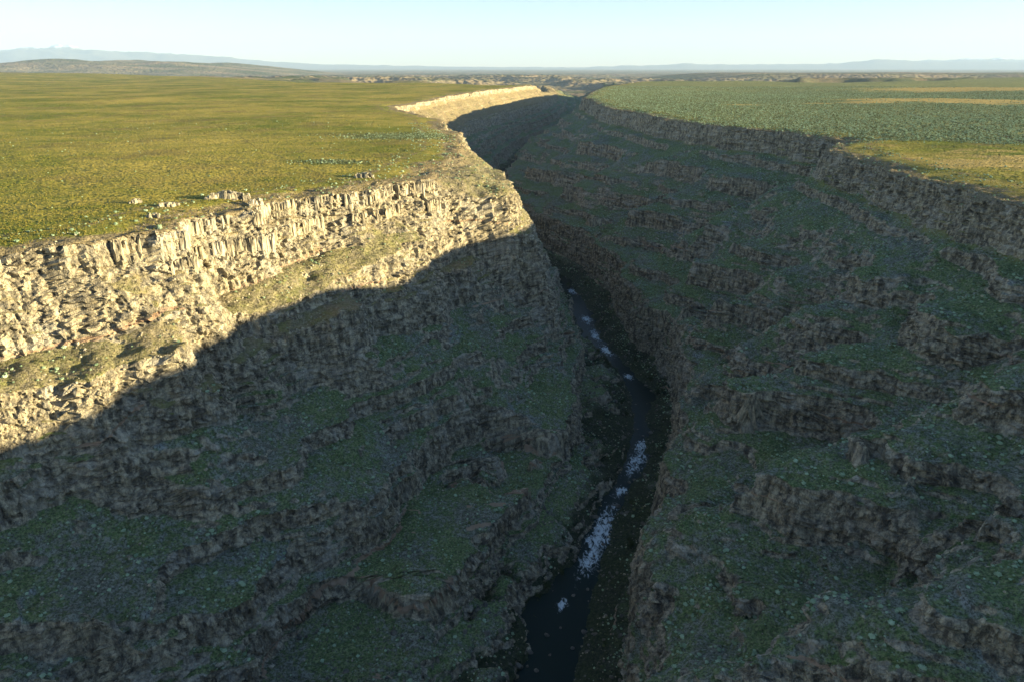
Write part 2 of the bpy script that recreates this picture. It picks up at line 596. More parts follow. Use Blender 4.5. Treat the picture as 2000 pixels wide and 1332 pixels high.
def mat_wall():
    m = NT("canyon_rock_and_grass")
    p = m.pos()
    rock, ash, wall = m.attr("rock"), m.attr("ash"), m.attr("wall")
    gc, fine = grass_color(m, p)
    # canyon slopes: green grass, brown soil, grey scree
    s1 = m.noise(p, .03, 5, .65)
    s2 = m.noise(p, .33, 4, .65)
    cg = m.mix(m.ramp(m.noise(p, .6, 3, .6), .35, .7), (.10, .165, .052), (.26, .295, .13))
    cs = m.mix(m.ramp(s2, .35, .65), (.11, .11, .08), (.29, .30, .23))
    slope = m.mix(m.ramp(m.math('ADD', s1, m.math('MULTIPLY', m.math('SUBTRACT', s2, .5), .8)), .43, .63), cg, cs)
    scree = m.mix(m.voro(p, .9, 'F1', "Distance"), (.12, .135, .125), (.40, .42, .38))
    slope = m.mix(m.math('MULTIPLY', m.ramp(m.noise(p, .021, 4, .6, dist=.5), .56, .66), m.attr("steep")), slope, scree)
    rimf = m.ramp(m.math('ADD', m.attr("rim"), m.math('SUBTRACT', m.noise(p, .1, 6, .75), .5)), .42, .78)
    gc = m.mix(m.math('MULTIPLY', rimf, .85), gc, m.mix(m.ramp(m.noise(p, .7, 4, .7), .35, .65), (.13, .095, .055), (.34, .27, .17)))
    spk = m.ramp(m.noise(p, .85, 4, .75), .46, .60)
    slope = m.mix(m.math('MULTIPLY', spk, .78), slope, m.mix(m.noise(p, .15, 3), (.030, .042, .022), (.06, .058, .042)))
    pale = m.ramp(m.noise(p, 1.25, 3, .7), .60, .70)
    slope = m.mix(m.math('MULTIPLY', pale, .45), slope, (.30, .37, .28))
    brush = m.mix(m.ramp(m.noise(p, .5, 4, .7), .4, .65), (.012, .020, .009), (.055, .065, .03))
    slope = m.mix(m.math('MULTIPLY', m.attr("bank"), .88), slope, brush)  # dark bank brush, its near-black also painting in the gorge's deep shade
    ground_c = m.mix(wall, gc, slope)
    # basalt: weathered brown grey, dark varnish, pale broken faces
    pv = m.vmath('MULTIPLY', p, (1, 1, .28))
    r1 = m.noise(pv, .28, 6, .7)
    r2 = m.noise(p, .05, 4, .6)
    rc = m.mix(m.ramp(r1, .36, .66), (.105, .096, .074), (.55, .475, .315))
    rc = m.mix(m.math('MULTIPLY', m.ramp(r2, .5, .68), .6), rc, (.50, .46, .36))
    rc = m.mix(m.math('MULTIPLY', m.ramp(m.noise(p, 1.1, 3, .7), .58, .7), .45), rc, (.34, .235, .12))
    pw = m.vmath('ADD', p, m.vmath('SCALE', m.vmath('SUBTRACT', m.noise(p, .25, 3, .6, color=True), (.5, .5, .5)), 5.0))
    crack = m.ramp(m.voro(m.vmath('MULTIPLY', pw, (1, 1, .35)), .42, 'DISTANCE_TO_EDGE', "Distance"), .0, .10)
    rc = m.mix(m.math('MULTIPLY', m.math('SUBTRACT', 1.0, crack), .4), rc, (.045, .038, .03))
    rf = m.ramp(m.math('ADD', rock, m.math('MULTIPLY', m.math('SUBTRACT', m.noise(p, .35, 4, .7), .5), .8)), .35, .62)
    c = m.mix(rf, ground_c, rc)
    af = m.ramp(m.math('ADD', ash, m.math('MULTIPLY', m.math('SUBTRACT', m.noise(p, .2, 4, .6), .5), .5)), .45, .6)
    c = m.mix(af, c, m.mix(m.noise(p, .12, 4), (.30, .175, .095), (.40, .32, .23)))
    # relief finer than the mesh
    h = m.math('ADD', m.math('MULTIPLY', m.noise(p, .8, 6, .72), 1.0), m.math('MULTIPLY', m.voro(p, 1.3, 'F1', "Distance"), .5))
    gn = m.tuft_normal(p, .6, m.math('SUBTRACT', 3.6, m.math('MULTIPLY', wall, 2.6)))
    geo = m.node("ShaderNodeNewGeometry").outputs["Normal"]
    nm = m.node("ShaderNodeMix", data_type='VECTOR')
    m.put(nm.inputs[0], rf); m.put(nm.inputs[4], gn); m.put(nm.inputs[5], geo)
    b = m.bump(h, .9, 1.2, nm.outputs[1])
    m.principled(c, .92, b, .12)
    return m.mat


def mat_far():
    m = NT("far_basin_ground")
    p = m.pos()
    f = m.ramp(m.noise(m.vmath('MULTIPLY', p, (.5, 1, 1)), .0011, 7, .68), .36, .64)
    c = m.mix(f, (.085, .105, .05), (.26, .20, .12))
    c = m.mix(m.math('MULTIPLY', m.ramp(m.noise(m.vmath('MULTIPLY', p, (.35, 1, 1)), .0006, 5, .6), .6, .66), .6), c, (.33, .28, .18))
    steep = m.attr("steep")
    c = m.mix(m.math('MULTIPLY', steep, .6), c, m.mix(m.noise(p, .004, 4), (.20, .155, .09), (.34, .27, .17)))
    n = m.tuft_normal(p, .02, 2.2)
    m.principled(c, .95, n, .05)
    return m.mat


def mat_mountain():
    m = NT("mountain_rock_and_snow")
    p = m.pos()
    z = m.node("ShaderNodeSeparateXYZ"); m.put(z.inputs[0], p)
    sn = m.math('ADD', m.attr("snow"), m.math('MULTIPLY', m.math('SUBTRACT', m.noise(p, .0010, 5, .7), .5), .9))
    c = m.mix(m.ramp(sn, .45, .62), m.mix(m.noise(p, .0007, 4), (.12, .13, .10), (.2, .18, .13)), (.82, .84, .87))
    m.principled(c, .9, None, .1)
    return m.mat


M_PLAT, M_WALL, M_FAR, M_MTN = mat_plateau(), mat_wall(), mat_far(), mat_mountain()


# ------------------------------------------------------------------ canyon walls
def geo_rows(y0, y1, rel, floor):
    ys = [y0]
    while ys[-1] < y1:
        ys.append(ys[-1] + rel * max(abs(ys[-1]), floor))
    return np.array(ys)


def wall_patch(side, ys, ncol, npre):
    rim = left_rim(ys) if side < 0 else right_rim(ys)
    riv = river_x(ys)
    # keep the strip wide enough that the warped rim never leaves it
    x0 = rim + side * 62.0
    x1 = riv - side * 4.0
    t = np.linspace(0, 1, npre)
    X = x0[:, None] + (x1 - x0)[:, None] * t[None]
    Y = np.repeat(ys[:, None], npre, 1)
    Z, _, _, _ = wall_height(X, Y, side)
    # columns of the mesh follow the beds: sample each row by height and a little by distance
    zm = np.minimum.accumulate(Z, axis=1)
    L = (zm[:, :1] - zm) + .28 * np.abs(X - X[:, :1])
    u = np.linspace(0, 1, ncol)
    T = np.empty((len(ys), ncol), np.float32)
    for i in range(len(ys)):
        T[i] = np.interp(u * L[i, -1], L[i], t)
    X = (x0[:, None] + (x1 - x0)[:, None] * T).astype(np.float32)
    Y = np.repeat(ys[:, None], ncol, 1).astype(np.float32)
    Z, inside, canyon, nr = wall_height(X, Y, side)
    P = np.stack([X, Y, Z], -1)
    dY = np.gradient(P, axis=0); dX = np.gradient(P, axis=1)
    N = np.cross(dX, dY); N /= np.linalg.norm(N, axis=-1, keepdims=True) + 1e-9
    N *= np.sign(N[..., 2:3] + 1e-6)
    steep = 1 - N[..., 2]
    rock = sstep(.24, .5, steep)
    far_ = sstep(1500, 1900, Y) * sstep(-95, -75, Z) * sstep(-9, -18, Z) * (.45 + .55 * sstep(-.25, .3, perlin(Y / 38, Z / 30, 89))) if side < 0 else 0
    rock = rock * (1 - .8 * far_)
    # blur the rock mask a little
    for _ in range(2):
        rock[1:-1, 1:-1] = (rock[1:-1, 1:-1] * 2 + rock[:-2, 1:-1] + rock[2:, 1:-1] + rock[1:-1, :-2] + rock[1:-1, 2:]) / 6
    H = N.copy(); H[..., 2] *= .25
    H /= np.linalg.norm(H, axis=-1, keepdims=True) + 1e-9
    d1, d2, cid = worley(X / 4.6, Y / 4.6, 2)
    colm = (cid - .5) * 2.6 + (.45 - d1) * 2.0 - 1.0 * (1 - sstep(0, .22, d2 - d1))
    colw = sstep(-.1, .3, perlin3(X / 70, Y / 70, Z / 20, 4))
    k = rock > .05
    blk = np.zeros_like(X)
    xk, yk, zk = X[k], Y[k], Z[k]
    e1, e2, ec = worley3(xk / 5.0, yk / 5.0, zk / 4.0, 3)
    f1, f2, fc = worley3(xk / 2.4, yk / 2.4, zk / 2.2, 5)
    blk[k] = (ec - .5) * 3.6 - 1.1 * (1 - sstep(0, .25, e2 - e1)) + (fc - .5) * 1.5 - .5 * (1 - sstep(0, .3, f2 - f1))
    bed = 1.6 * perlin3(X / 40, Y / 40, Z / 4.5, 7) + .9 * perlin3(X / 16, Y / 16, Z / 2.2, 8)
    disp = rock * (colm * (.2 + (.75 if side < 0 else .45) * colw) + blk * (1.25 - .6 * colw) + bed * 1.15)
    soft = (1 - rock) * canyon * (.75 * perlin3(X / 5, Y / 5, Z / 5, 5) + .7 * np.maximum(0, perlin3(X / 2.4, Y / 2.4, Z / 2.4, 6)))
    P = P + H * disp[..., None] + N * soft[..., None]
    ash = np.zeros_like(X)
    seams = [(2, 1.0, 1), (4, .8, 2), (6, .8, 3), (8, 1.9, 4)] if side < 0 else [(-76, .8, 2), (-132, .8, 3), (-161, .8, 6), (-232, .8, 5)]
    for zb, th, sd in seams:
        lv = (np.interp(Y, YG, LEFT_ZY[zb]) if side < 0 else zb) + 1.5 * perlin(X / 60, Y / 60, 70 + sd)
        a = np.exp(-((P[..., 2] - lv) / th) ** 2) * sstep(.12, .4, perlin(X / 75, Y / 75, 80 + sd) + (.34 if sd in (1, 4) and side < 0 else -.02))
        ash = np.maximum(ash, a * sstep(.08, .3, steep))
    wall = sstep(-2, 22, inside) * (1 - .85 * far_)
    if side < 0:                      # the high benches carry the plateau's own grass
        wall = wall * (1 - .72 * sstep(-108, -84, Z))
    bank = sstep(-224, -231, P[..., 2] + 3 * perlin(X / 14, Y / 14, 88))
    rim = sstep(-46, -4, inside) * (1 - wall)
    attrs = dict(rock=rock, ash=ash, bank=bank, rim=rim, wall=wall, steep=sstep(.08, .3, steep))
    return P, attrs, rock


PATCH = {}


def wall_object(name, side, patches):
    V, Q, A, S = [], [], {}, []
    off = 0
    for ys, ncol, npre in patches:
        P, at, rock = wall_patch(side, ys, ncol, npre)
        PATCH.setdefault(side, (P, at, rock))
        n, m = P.shape[:2]
        V.append(P.reshape(-1, 3)); Q.append(grid_faces(n, m, off)); off += n * m
        for k, v in at.items():
            A.setdefault(k, []).append(v.ravel())
        rf = (rock[:-1, :-1] + rock[1:, 1:] + rock[:-1, 1:] + rock[1:, :-1]) / 4
        S.append((rf < .4).ravel())
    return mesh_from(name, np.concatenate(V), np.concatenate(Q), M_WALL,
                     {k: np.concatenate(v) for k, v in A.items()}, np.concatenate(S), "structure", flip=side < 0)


QUAL = 1.0
near_rows_l = geo_rows(150, 1250, .0023 / QUAL, 300)
near_rows_r = geo_rows(80, 1250, .0026 / QUAL, 240)
back_rows_l = np.arange(-800, 156, 9.0)
back_rows_r = np.arange(-800, 86, 9.0)
mid_rows = geo_rows(1240, 6200, .0042, 300)
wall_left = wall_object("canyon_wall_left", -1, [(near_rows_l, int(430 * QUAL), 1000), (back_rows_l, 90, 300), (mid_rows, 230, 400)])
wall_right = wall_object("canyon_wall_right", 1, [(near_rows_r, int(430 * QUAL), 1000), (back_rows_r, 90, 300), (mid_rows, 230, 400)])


# ------------------------------------------------------------------ plateaus
def sage_mask(X, Y):
    s = np.zeros_like(X)
    # the sage flat beyond the right rim; yellow grass lies between it and the near rim
    line = np.interp(X, [-500, 250, 420, 633, 1000, 3000], [1100, 1120, 960, 870, 860, 900])
    s = sstep(-25, 30, Y - line + 22 * perlin(X / 60, Y / 60, 91)) * (X > 0)
    # a lens of sage on the left plateau
    ex, ey = unproject(780, 266, 0)
    s = np.maximum(s, 1.2 * (1 - sstep(.55, 1.1, np.hypot((X - ex) / 75, (Y - ey) / 55))))
    ex, ey = unproject(650, 322, 0)
    s = np.maximum(s, .95 * (1 - sstep(.3, 1.1, np.hypot((X - ex) / 42, (Y - ey) / 16))))
    return s


def straw_mask(X, Y):
    s = np.zeros_like(X)
    for px, py, rx, ry in ((1850, 200, 420, 260), (1700, 205, 120, 90), (1950, 176, 900, 500), (1600, 205, 60, 40), (1450, 207, 80, 40), (1880, 310, 190, 170)):
        ex, ey = unproject(px, py, 0)
        s = np.maximum(s, (.8 if py < 250 else .62) * (1 - sstep(.3, 1.15, np.hypot((X - ex) / rx, (Y - ey) / ry))))
    return s


def plateau_object(name, side):
    ys = np.concatenate([np.arange(-900, 150, 30.0), geo_rows(150, 9500, .0085, 250)])
    u = np.concatenate([[40], 40 + np.geomspace(2.5, 11000, 260)])
    rim = left_rim(ys) if side < 0 else right_rim(ys)
    X = rim[:, None] + side * u[None]
    Y = np.repeat(ys[:, None], len(u), 1)
    inside = -u[None] + 0 * X
    Z = ground(X, Y)
    w, ins, _, _ = wall_height(X[:, :60], Y[:, :60], side)
    blend = np.repeat(sstep(48, 60, u[None, :60]), len(ys), 0)
    Z[:, :60] = w * (1 - blend) + Z[:, :60] * blend
    Z[:, :6] -= .06
    e = sstep(-500, 500, Y - plateau_edge(X, Y))
    at = dict(sage=sage_mask(X, Y), straw=straw_mask(X, Y), rim=1 - sstep(15, 95, u[None] + 0 * X), far=e)
    P = np.stack([X, Y, Z], -1)
    return mesh_from(name, P, grid_faces(*X.shape), M_PLAT, at, None, "structure", flip=side < 0)


plateau_left = plateau_object("plateau_left", -1)
plateau_right = plateau_object("plateau_right", 1)

# ------------------------------------------------------------------ basin beyond, mountains
th = np.linspace(math.radians(-62), math.radians(62), 620)
rr = np.geomspace(3600, 100000, 400)
TH, RR = np.meshgrid(th, rr, indexing='ij')
X, Y = RR * np.sin(TH), RR * np.cos(TH)
Z = ground(X, Y)
cover = (Y < 9200) & (np.abs(X) < 10500)
can = (1 - sstep(-150, 100, left_rim(Y) - X)) * (1 - sstep(-150, 100, X - right_rim(Y))) * (1 - sstep(5600, 6600, Y))
Z = Z - 14 * (1 - sstep(8300, 9100, Y)) * (1 - sstep(9500, 10400, np.abs(X))) - 300 * can
gr = np.hypot(np.gradient(Z, axis=0) / (np.gradient(TH, axis=0) * RR), np.gradient(Z, axis=1) / np.gradient(RR, axis=1))
P = np.stack([X, Y, Z], -1)
basin_obj = mesh_from("basin_plain", P, grid_faces(*X.shape), M_FAR, dict(steep=sstep(.09, .25, gr)), None, "structure", flip=True)


def range_object(name, pix, r0, r1, snow, jag, seed):
    px = np.array([p[0] for p in pix], float); py = np.array([p[1] for p in pix], float)
    xs = np.linspace(px[0], px[-1], 700)
    yv = np.interp(xs, px, py) - jag * np.abs(fbm(xs / 60, xs * 0, 5, seed)) + jag * .4
    u = (xs - 1000) / FPX; v = (yv - 666) / FPX
    dirx, dirf, dird = u, CP - v * SP, SP + v * CP
    t = np.linspace(0, 1, 26)
    V = []
    for k in t:
        r = r0 + (r1 - r0) * k
        zr = CAM_H - (r1 * .8 + r0 * .2) * dird / dirf
        prof = math.sin(min(k / .8, 1) * math.pi / 2) ** 1.3 if k <= .8 else 1 - (k - .8) / .2 * .9
        X = dirx / dirf * r; Y = np.full_like(X, r)
        Zb = -170
        n = fbm(X / 8500 + k * 3, Y / 6000, 4, seed + 3)
        Z = Zb + (zr - Zb) * prof * (1 - .35 * np.abs(n) * (4 * k * (1 - k)))
        V.append(np.stack([X, Y, Z], -1))
    P = np.stack(V, 0)
    sn = (P[..., 2] - snow[0]) / (snow[1] - snow[0])
    return mesh_from(name, P, grid_faces(*P.shape[:2]), M_MTN, dict(snow=sn), None, "structure", flip=True)


range_object("mountains", [(-500, 112), (-200, 104), (0, 100), (60, 97), (120, 96), (170, 97), (240, 100), (330, 104), (420, 110), (480, 116), (560, 122), (640, 126), (800, 129),
                           (1000, 131), (1150, 132), (1250, 128), (1330, 125), (1400, 126), (1500, 126), (1580, 125), (1640, 124), (1690, 119),
                           (1730, 116), (1780, 119), (1850, 120), (2000, 121), (2200, 118), (2500, 121)], 82000, 98000, (15000, 20000), 2.0, 3)
range_object("mountains", [(-400, 112), (-100, 105), (20, 97), (40, 91), (70, 92), (95, 90), (115, 86), (140, 90), (165, 97), (230, 104), (330, 112), (420, 122), (520, 131)],
             94000, 110000, (2150, 3050), 3.0, 9)
range_object("mountains", [(1500, 131), (1640, 125), (1800, 119), (1870, 116), (1900, 114), (1935, 115), (1960, 113), (1990, 116), (2060, 114), (2200, 117), (2500, 122)],
             94000, 110000, (800, 1400), 3.0, 15)

# ------------------------------------------------------------------ river
def mat_water():
    m = NT("river_water")
    p = m.pos()
    h = m.math('ADD', m.noise(p, .35, 4, .6), m.math('MULTIPLY', m.noise(p, 1.5, 3, .6), .4))
    b = m.bump(h, .35, .5)
    foam = m.attr("foam")
    ff = m.ramp(m.math('ADD', foam, m.math('MULTIPLY', m.math('SUBTRACT', m.noise(m.vmath('MULTIPLY', p, (1, .5, 1)), .26, 4, .62, dist=1.6), .5), 3.0)), .50, 1.15)
    ff = m.math('MULTIPLY', ff, m.ramp(foam, .05, .4))
    c = m.mix(ff, (.009, .02, .016), (.55, .62, .62))
    r = m.math('ADD', .22, m.math('MULTIPLY', ff, .7))
    m.principled(c, r, b, .05)
    return m.mat


ys = geo_rows(-600, 5200, .004, 250)
ys = np.concatenate([np.arange(-800, 200, 8.0), geo_rows(200, 5200, .005, 200)])
cs = np.linspace(-1, 1, 41)
HWf = np.interp(ys, YG, HALF_W)[:, None] + 14
Xw = river_x(ys)[:, None] + cs[None] * HWf
Yw = np.repeat(ys[:, None], len(cs), 1)
RAPIDS = [((1170, 1045), 46, 10), ((1150, 1085), 24, 9), ((1245, 900), 26, 9), ((1250, 870), 14, 8), ((1145, 625), 20, 9), ((1165, 655), 26, 8),
          ((1185, 685), 22, 8), ((1225, 735), 10, 6), ((985, 352), 120, 20), ((1210, 960), 10, 7), ((1120, 570), 20, 8), ((1070, 1180), 7, 4)]
foam = np.zeros_like(Xw)
for (px, py), ry, rx in RAPIDS:
    ex, ey = unproject(px, py, -240)
    foam = np.maximum(foam, np.exp(-((Yw - ey) / ry) ** 2 - ((Xw - river_x(Yw) - (ex - river_x(ey)) * .5) / rx) ** 2))
Zw = -240 + .35 * foam * perlin(Xw / 1.6, Yw / 1.6, 77) + .05 * perlin(Xw / 5, Yw / 5, 78)
river = mesh_from("river_water", np.stack([Xw, Yw, Zw], -1), grid_faces(*Xw.shape), mat_water(), dict(foam=foam), None, "structure")


# ------------------------------------------------------------------ rock, bush and grass materials
def rock_color(m, p):
    pv = m.vmath('MULTIPLY', p, (1, 1, .28))
    r1 = m.noise(pv, .28, 6, .7)
    r2 = m.noise(p, .05, 4, .6)
    rc = m.mix(m.ramp(r1, .36, .66), (.105, .096, .074), (.55, .475, .315))
    rc = m.mix(m.math('MULTIPLY', m.ramp(r2, .5, .68), .6), rc, (.50, .46, .36))
    rc = m.mix(m.math('MULTIPLY', m.ramp(m.noise(p, 1.1, 3, .7), .58, .7), .45), rc, (.34, .235, .12))
    return rc


def mat_rock(name="basalt", wet=False):
    m = NT(name)
    p = m.pos()
    b = m.bump(m.noise(p, .9, 6, .72), .8, .8)
    c = rock_color(m, p)
    if wet:
        c = m.mix(.72, c, (.045, .045, .04))
    m.principled(c, .55 if wet else .92, b, .3 if wet else .12)
    return m.mat


def mat_leaf(name, a, b):
    m = NT(name)
    p = m.pos()
    inf = m.node("ShaderNodeObjectInfo").outputs["Random"]
    f = m.math('ADD', m.math('MULTIPLY', inf, .7), m.math('MULTIPLY', m.noise(p, 2.2, 2), .45))
    c = m.mix(f, a, b)
    m.principled(c, .9, None, .1)
    return m.mat


M_ROCK = mat_rock()
M_WET = mat_rock("wet_basalt", True)
M_SAGE = mat_leaf("sage_leaves", (.14, .22, .105), (.44, .55, .36))
M_GRASS = mat_leaf("bunch_grass", (.12, .14, .024), (.36, .285, .068))
M_BRUSH = mat_leaf("dark_brush_leaves", (.065, .085, .03), (.17, .19, .085))
M_WILLOW = mat_leaf("willow_leaves", (.02, .035, .012), (.055, .075, .025))
M_BARK = mat_leaf("willow_bark", (.06, .045, .03), (.10, .08, .055))


def tri_mesh(name, V, F, mat, smooth=False):
    me = bpy.data.meshes.new(name)
    me.from_pydata([tuple(v) for v in V], [], F)
    me.polygons.foreach_set("use_smooth", [smooth] * len(me.polygons))
    me.materials.append(mat)
    me.update()
    return me


def ico(sub):
    import bmesh
    bm = bmesh.new()
    bmesh.ops.create_icosphere(bm, subdivisions=sub, radius=1.0)
    V = np.array([v.co[:] for v in bm.verts]); F = [tuple(v.index for v in f.verts) for f in bm.faces]
    bm.free()
    return V, F


def bush_mesh(name, mat, seed, leaves=46, squash=.72):
    """a sage bush one metre across: a lumpy twiggy core with leaf sprays standing off it"""
    r = np.random.default_rng(seed)
    V, F = ico(2)
    d = 1 + .34 * perlin3(V[:, 0] * 2.2, V[:, 1] * 2.2, V[:, 2] * 2.2, seed) + .16 * r.normal(size=len(V))
    V = V * (d * .40)[:, None]
    V[:, 2] = np.maximum(V[:, 2] * squash + .26, -.04)
    V = list(V); F = list(F)
    for _ in range(leaves):
        v = r.normal(size=3); v[2] = abs(v[2]) * .8 + .05; v /= np.linalg.norm(v)
        c = v * np.array([.42, .42, .42 * squash]) * r.uniform(.8, 1.15) + np.array([0, 0, .24])
        w = r.normal(size=3); w -= v * w.dot(v); w /= np.linalg.norm(w)
        q = np.cross(v, w); l = r.uniform(.07, .15)
        k = len(V)
        V += [c - w * l, c + w * l, c + (v * .9 + q * .5) * l * 1.5]
        F.append((k, k + 1, k + 2))
    return tri_mesh(name, V, F, mat)


def tuft_mesh(name, mat, seed, blades=11):
    r = np.random.default_rng(seed)
    V, F = [], []
    for _ in range(blades):
        a = r.uniform(0, 6.283); lean = r.uniform(.1, .45); h = r.uniform(.6, 1.0)
        c = np.array([math.cos(a), math.sin(a), 0]); t = np.array([-c[1], c[0], 0])
        b = c * r.uniform(0, .22)
        k = len(V)
        V += [b - t * .13, b + t * .13, b + c * lean + np.array([0, 0, h])]
        F.append((k, k + 1, k + 2))
    return tri_mesh(name, V, F, mat)


def boulder_mesh(name, seed, sub=2, mat=None):
    r = np.random.default_rng(seed)
    V, F = ico(sub)
    # cut by random planes so that faces break flat
    for _ in range(9):
        n = r.normal(size=3); n /= np.linalg.norm(n); d = r.uniform(.55, .85)
        s = V @ n - d
        V = V - np.outer(np.maximum(s, 0), n)
    V = V * np.array([1, r.uniform(.7, .95), r.uniform(.55, .8)]) * .62
    return tri_mesh(name, V, F, mat or M_ROCK)


SAGE = [bush_mesh("sagebrush", M_SAGE, 100 + i) for i in range(4)]
BRUSH = [bush_mesh("brush", M_BRUSH, 150 + i) for i in range(3)]
TUFT = [tuft_mesh("grass_tuft", M_GRASS, 200 + i) for i in range(3)]
BOULDER = [boulder_mesh("boulder", 300 + i) for i in range(5)]
WET_BOULDER = [boulder_mesh("wet_boulder", 330 + i, 2, M_WET) for i in range(5)]


def put(name, me, loc, rot=(0, 0, 0), scale=(1, 1, 1), label=None, cat=None, group=None, parent=None):
    o = bpy.data.objects.new(name, me)
    o.location = loc; o.rotation_euler = rot; o.scale = scale
    COL.objects.link(o)
    if parent is not None:
        o.parent = parent
    if label:
        o["label"] = label; o["category"] = cat
    if group:
        o["group"] = group
    return o


def scatter(name, P, S, meshes_objs, label, cat, seed=0, tilt=.12):
    """one 'stuff' object: points carrying instances of a few source plants or stones"""
    r = np.random.default_rng(seed)
    me = bpy.data.meshes.new(name)
    me.vertices.add(len(P)); me.vertices.foreach_set("co", np.ascontiguousarray(P, np.float32).ravel())
    at = me.attributes.new("size", 'FLOAT', 'POINT'); at.data.foreach_set("value", np.ascontiguousarray(S, np.float32))
    rot = np.stack([r.normal(size=len(P)) * tilt, r.normal(size=len(P)) * tilt, r.uniform(0, 6.283, len(P))], -1).astype(np.float32)
    at = me.attributes.new("turn", 'FLOAT_VECTOR', 'POINT'); at.data.foreach_set("vector", rot.ravel())
    at = me.attributes.new("pick", 'INT', 'POINT'); at.data.foreach_set("value", r.integers(0, len(meshes_objs), len(P)).astype(np.int32))
    me.update()
    o = bpy.data.objects.new(name, me)
    COL.objects.link(o)
    ng = bpy.data.node_groups.new(name, 'GeometryNodeTree')
    ng.interface.new_socket("Geometry", in_out='INPUT', socket_type='NodeSocketGeometry')
    ng.interface.new_socket("Geometry", in_out='OUTPUT', socket_type='NodeSocketGeometry')
    gi, go = ng.nodes.new("NodeGroupInput"), ng.nodes.new("NodeGroupOutput")
    m2p = ng.nodes.new("GeometryNodeMeshToPoints")
    ng.links.new(gi.outputs[0], m2p.inputs[0])
    join = ng.nodes.new("GeometryNodeJoinGeometry")

    def named(n, t):
        a = ng.nodes.new("GeometryNodeInputNamedAttribute"); a.data_type = t; a.inputs[0].default_value = n
        return a.outputs[0]
    e2r = ng.nodes.new("FunctionNodeEulerToRotation")
    ng.links.new(named("turn", 'FLOAT_VECTOR'), e2r.inputs[0])
    for k, src in enumerate(meshes_objs):
        oi = ng.nodes.new("GeometryNodeObjectInfo"); oi.transform_space = 'ORIGINAL'
        oi.inputs[0].default_value = src; oi.inputs[1].default_value = True
        cmpn = ng.nodes.new("FunctionNodeCompare"); cmpn.data_type = 'INT'; cmpn.operation = 'EQUAL'
        ng.links.new(named("pick", 'INT'), cmpn.inputs[2]); cmpn.inputs[3].default_value = k
        iop = ng.nodes.new("GeometryNodeInstanceOnPoints")
        ng.links.new(m2p.outputs[0], iop.inputs["Points"])
        ng.links.new(cmpn.outputs[0], iop.inputs["Selection"])
        ng.links.new(oi.outputs["Geometry"], iop.inputs["Instance"])
        ng.links.new(e2r.outputs[0], iop.inputs["Rotation"])
        ng.links.new(named("size", 'FLOAT'), iop.inputs["Scale"])
        ng.links.new(iop.outputs[0], join.inputs[0])
    ng.links.new(join.outputs[0], go.inputs[0])
    md = o.modifiers.new("scatter", 'NODES'); md.node_group = ng
    o["kind"] = "stuff"; o["label"] = label; o["category"] = cat
    return o


def in_view(P, margin=.06):
    d = P - np.array([0, 0, CAM_H])
    f = d[:, 1] * CP - d[:, 2] * SP
    u = d[:, 0] / np.maximum(f, 1e-3); v = -(d[:, 1] * SP + d[:, 2] * CP) / np.maximum(f, 1e-3)
    return (f > 20) & (np.abs(u) < .75 + margin) & (np.abs(v) < .5 + margin), f


def pick_wall(side, n, accept, seed, yr=(100, 1250)):
    """random points on the wall mesh, even by area, kept where accept(rock, noise, position) says so"""
    P, at, rock = PATCH[side]
    r = np.random.default_rng(seed)
    a = np.linalg.norm(np.cross(P[1:, :-1] - P[:-1, :-1], P[:-1, 1:] - P[:-1, :-1]), axis=-1)
    c = np.cumsum(a.ravel()); idx = np.searchsorted(c, r.random(n) * c[-1])
    i, j = idx // a.shape[1], idx % a.shape[1]
    f, g = r.random(n)[:, None], r.random(n)[:, None]
    Q = P[i, j] * (1 - f) * (1 - g) + P[i + 1, j] * f * (1 - g) + P[i, j + 1] * (1 - f) * g + P[i + 1, j + 1] * f * g
    ok = accept(rock[i, j], at["wall"][i, j], Q, r.random(n))
    return Q[ok]


# ------------------------------------------------------------------ sagebrush
def accept_sage(rock, wall, Q, r):
    n = perlin(Q[:, 0] / 26, Q[:, 1] / 26, 95) + .5 * perlin(Q[:, 0] / 9, Q[:, 1] / 9, 96)
    dens = np.where(wall > .5, .16 + .75 * sstep(-.15, .6, n), .10 + .5 * sstep(.1, .7, n))
    return (rock < .35) & (r < dens) & (Q[:, 2] > -236)


sage_pts = np.concatenate([pick_wall(-1, 75000, accept_sage, 1), pick_wall(1, 110000, accept_sage, 2)])
vis, depth = in_view(sage_pts)
sage_pts, depth = sage_pts[vis], depth[vis]
r0 = np.random.default_rng(5)
sage_size = np.clip(r0.lognormal(.1, .42, len(sage_pts)), .5, 2.7)
order = np.argsort(-(sage_size / depth))
def where(p):
    up = "high under the rim" if p[2] > -95 else ("half way down" if p[2] > -170 else "low down near the river")
    if p[0] > river_x(p[1]):
        return up, "the shaded slope facing the sunlit cliff"
    return up, "the wall below the sunlit cliff"


sage_obj = []
for n_, i in enumerate(order[:300]):
    p, sz = sage_pts[i], float(sage_size[i])
    up, wl = where(p)
    big = "large" if sz > 2.0 else ("middling" if sz > 1.4 else "small")
    sage_obj.append(put("sagebrush", SAGE[n_ % 4], (p[0], p[1], p[2] - .06), (0, 0, float(r0.uniform(0, 6.28))),
                        (sz, sz * float(r0.uniform(.85, 1.15)), sz * float(r0.uniform(.8, 1.1))), "%s silvery sagebrush %s on %s" % (big, up, wl), "bush", "%s sagebrush %s on %s" % (big, up, wl)))
rest = order[300:]


def source(name, me):
    o = bpy.data.objects.new(name, me)
    return o


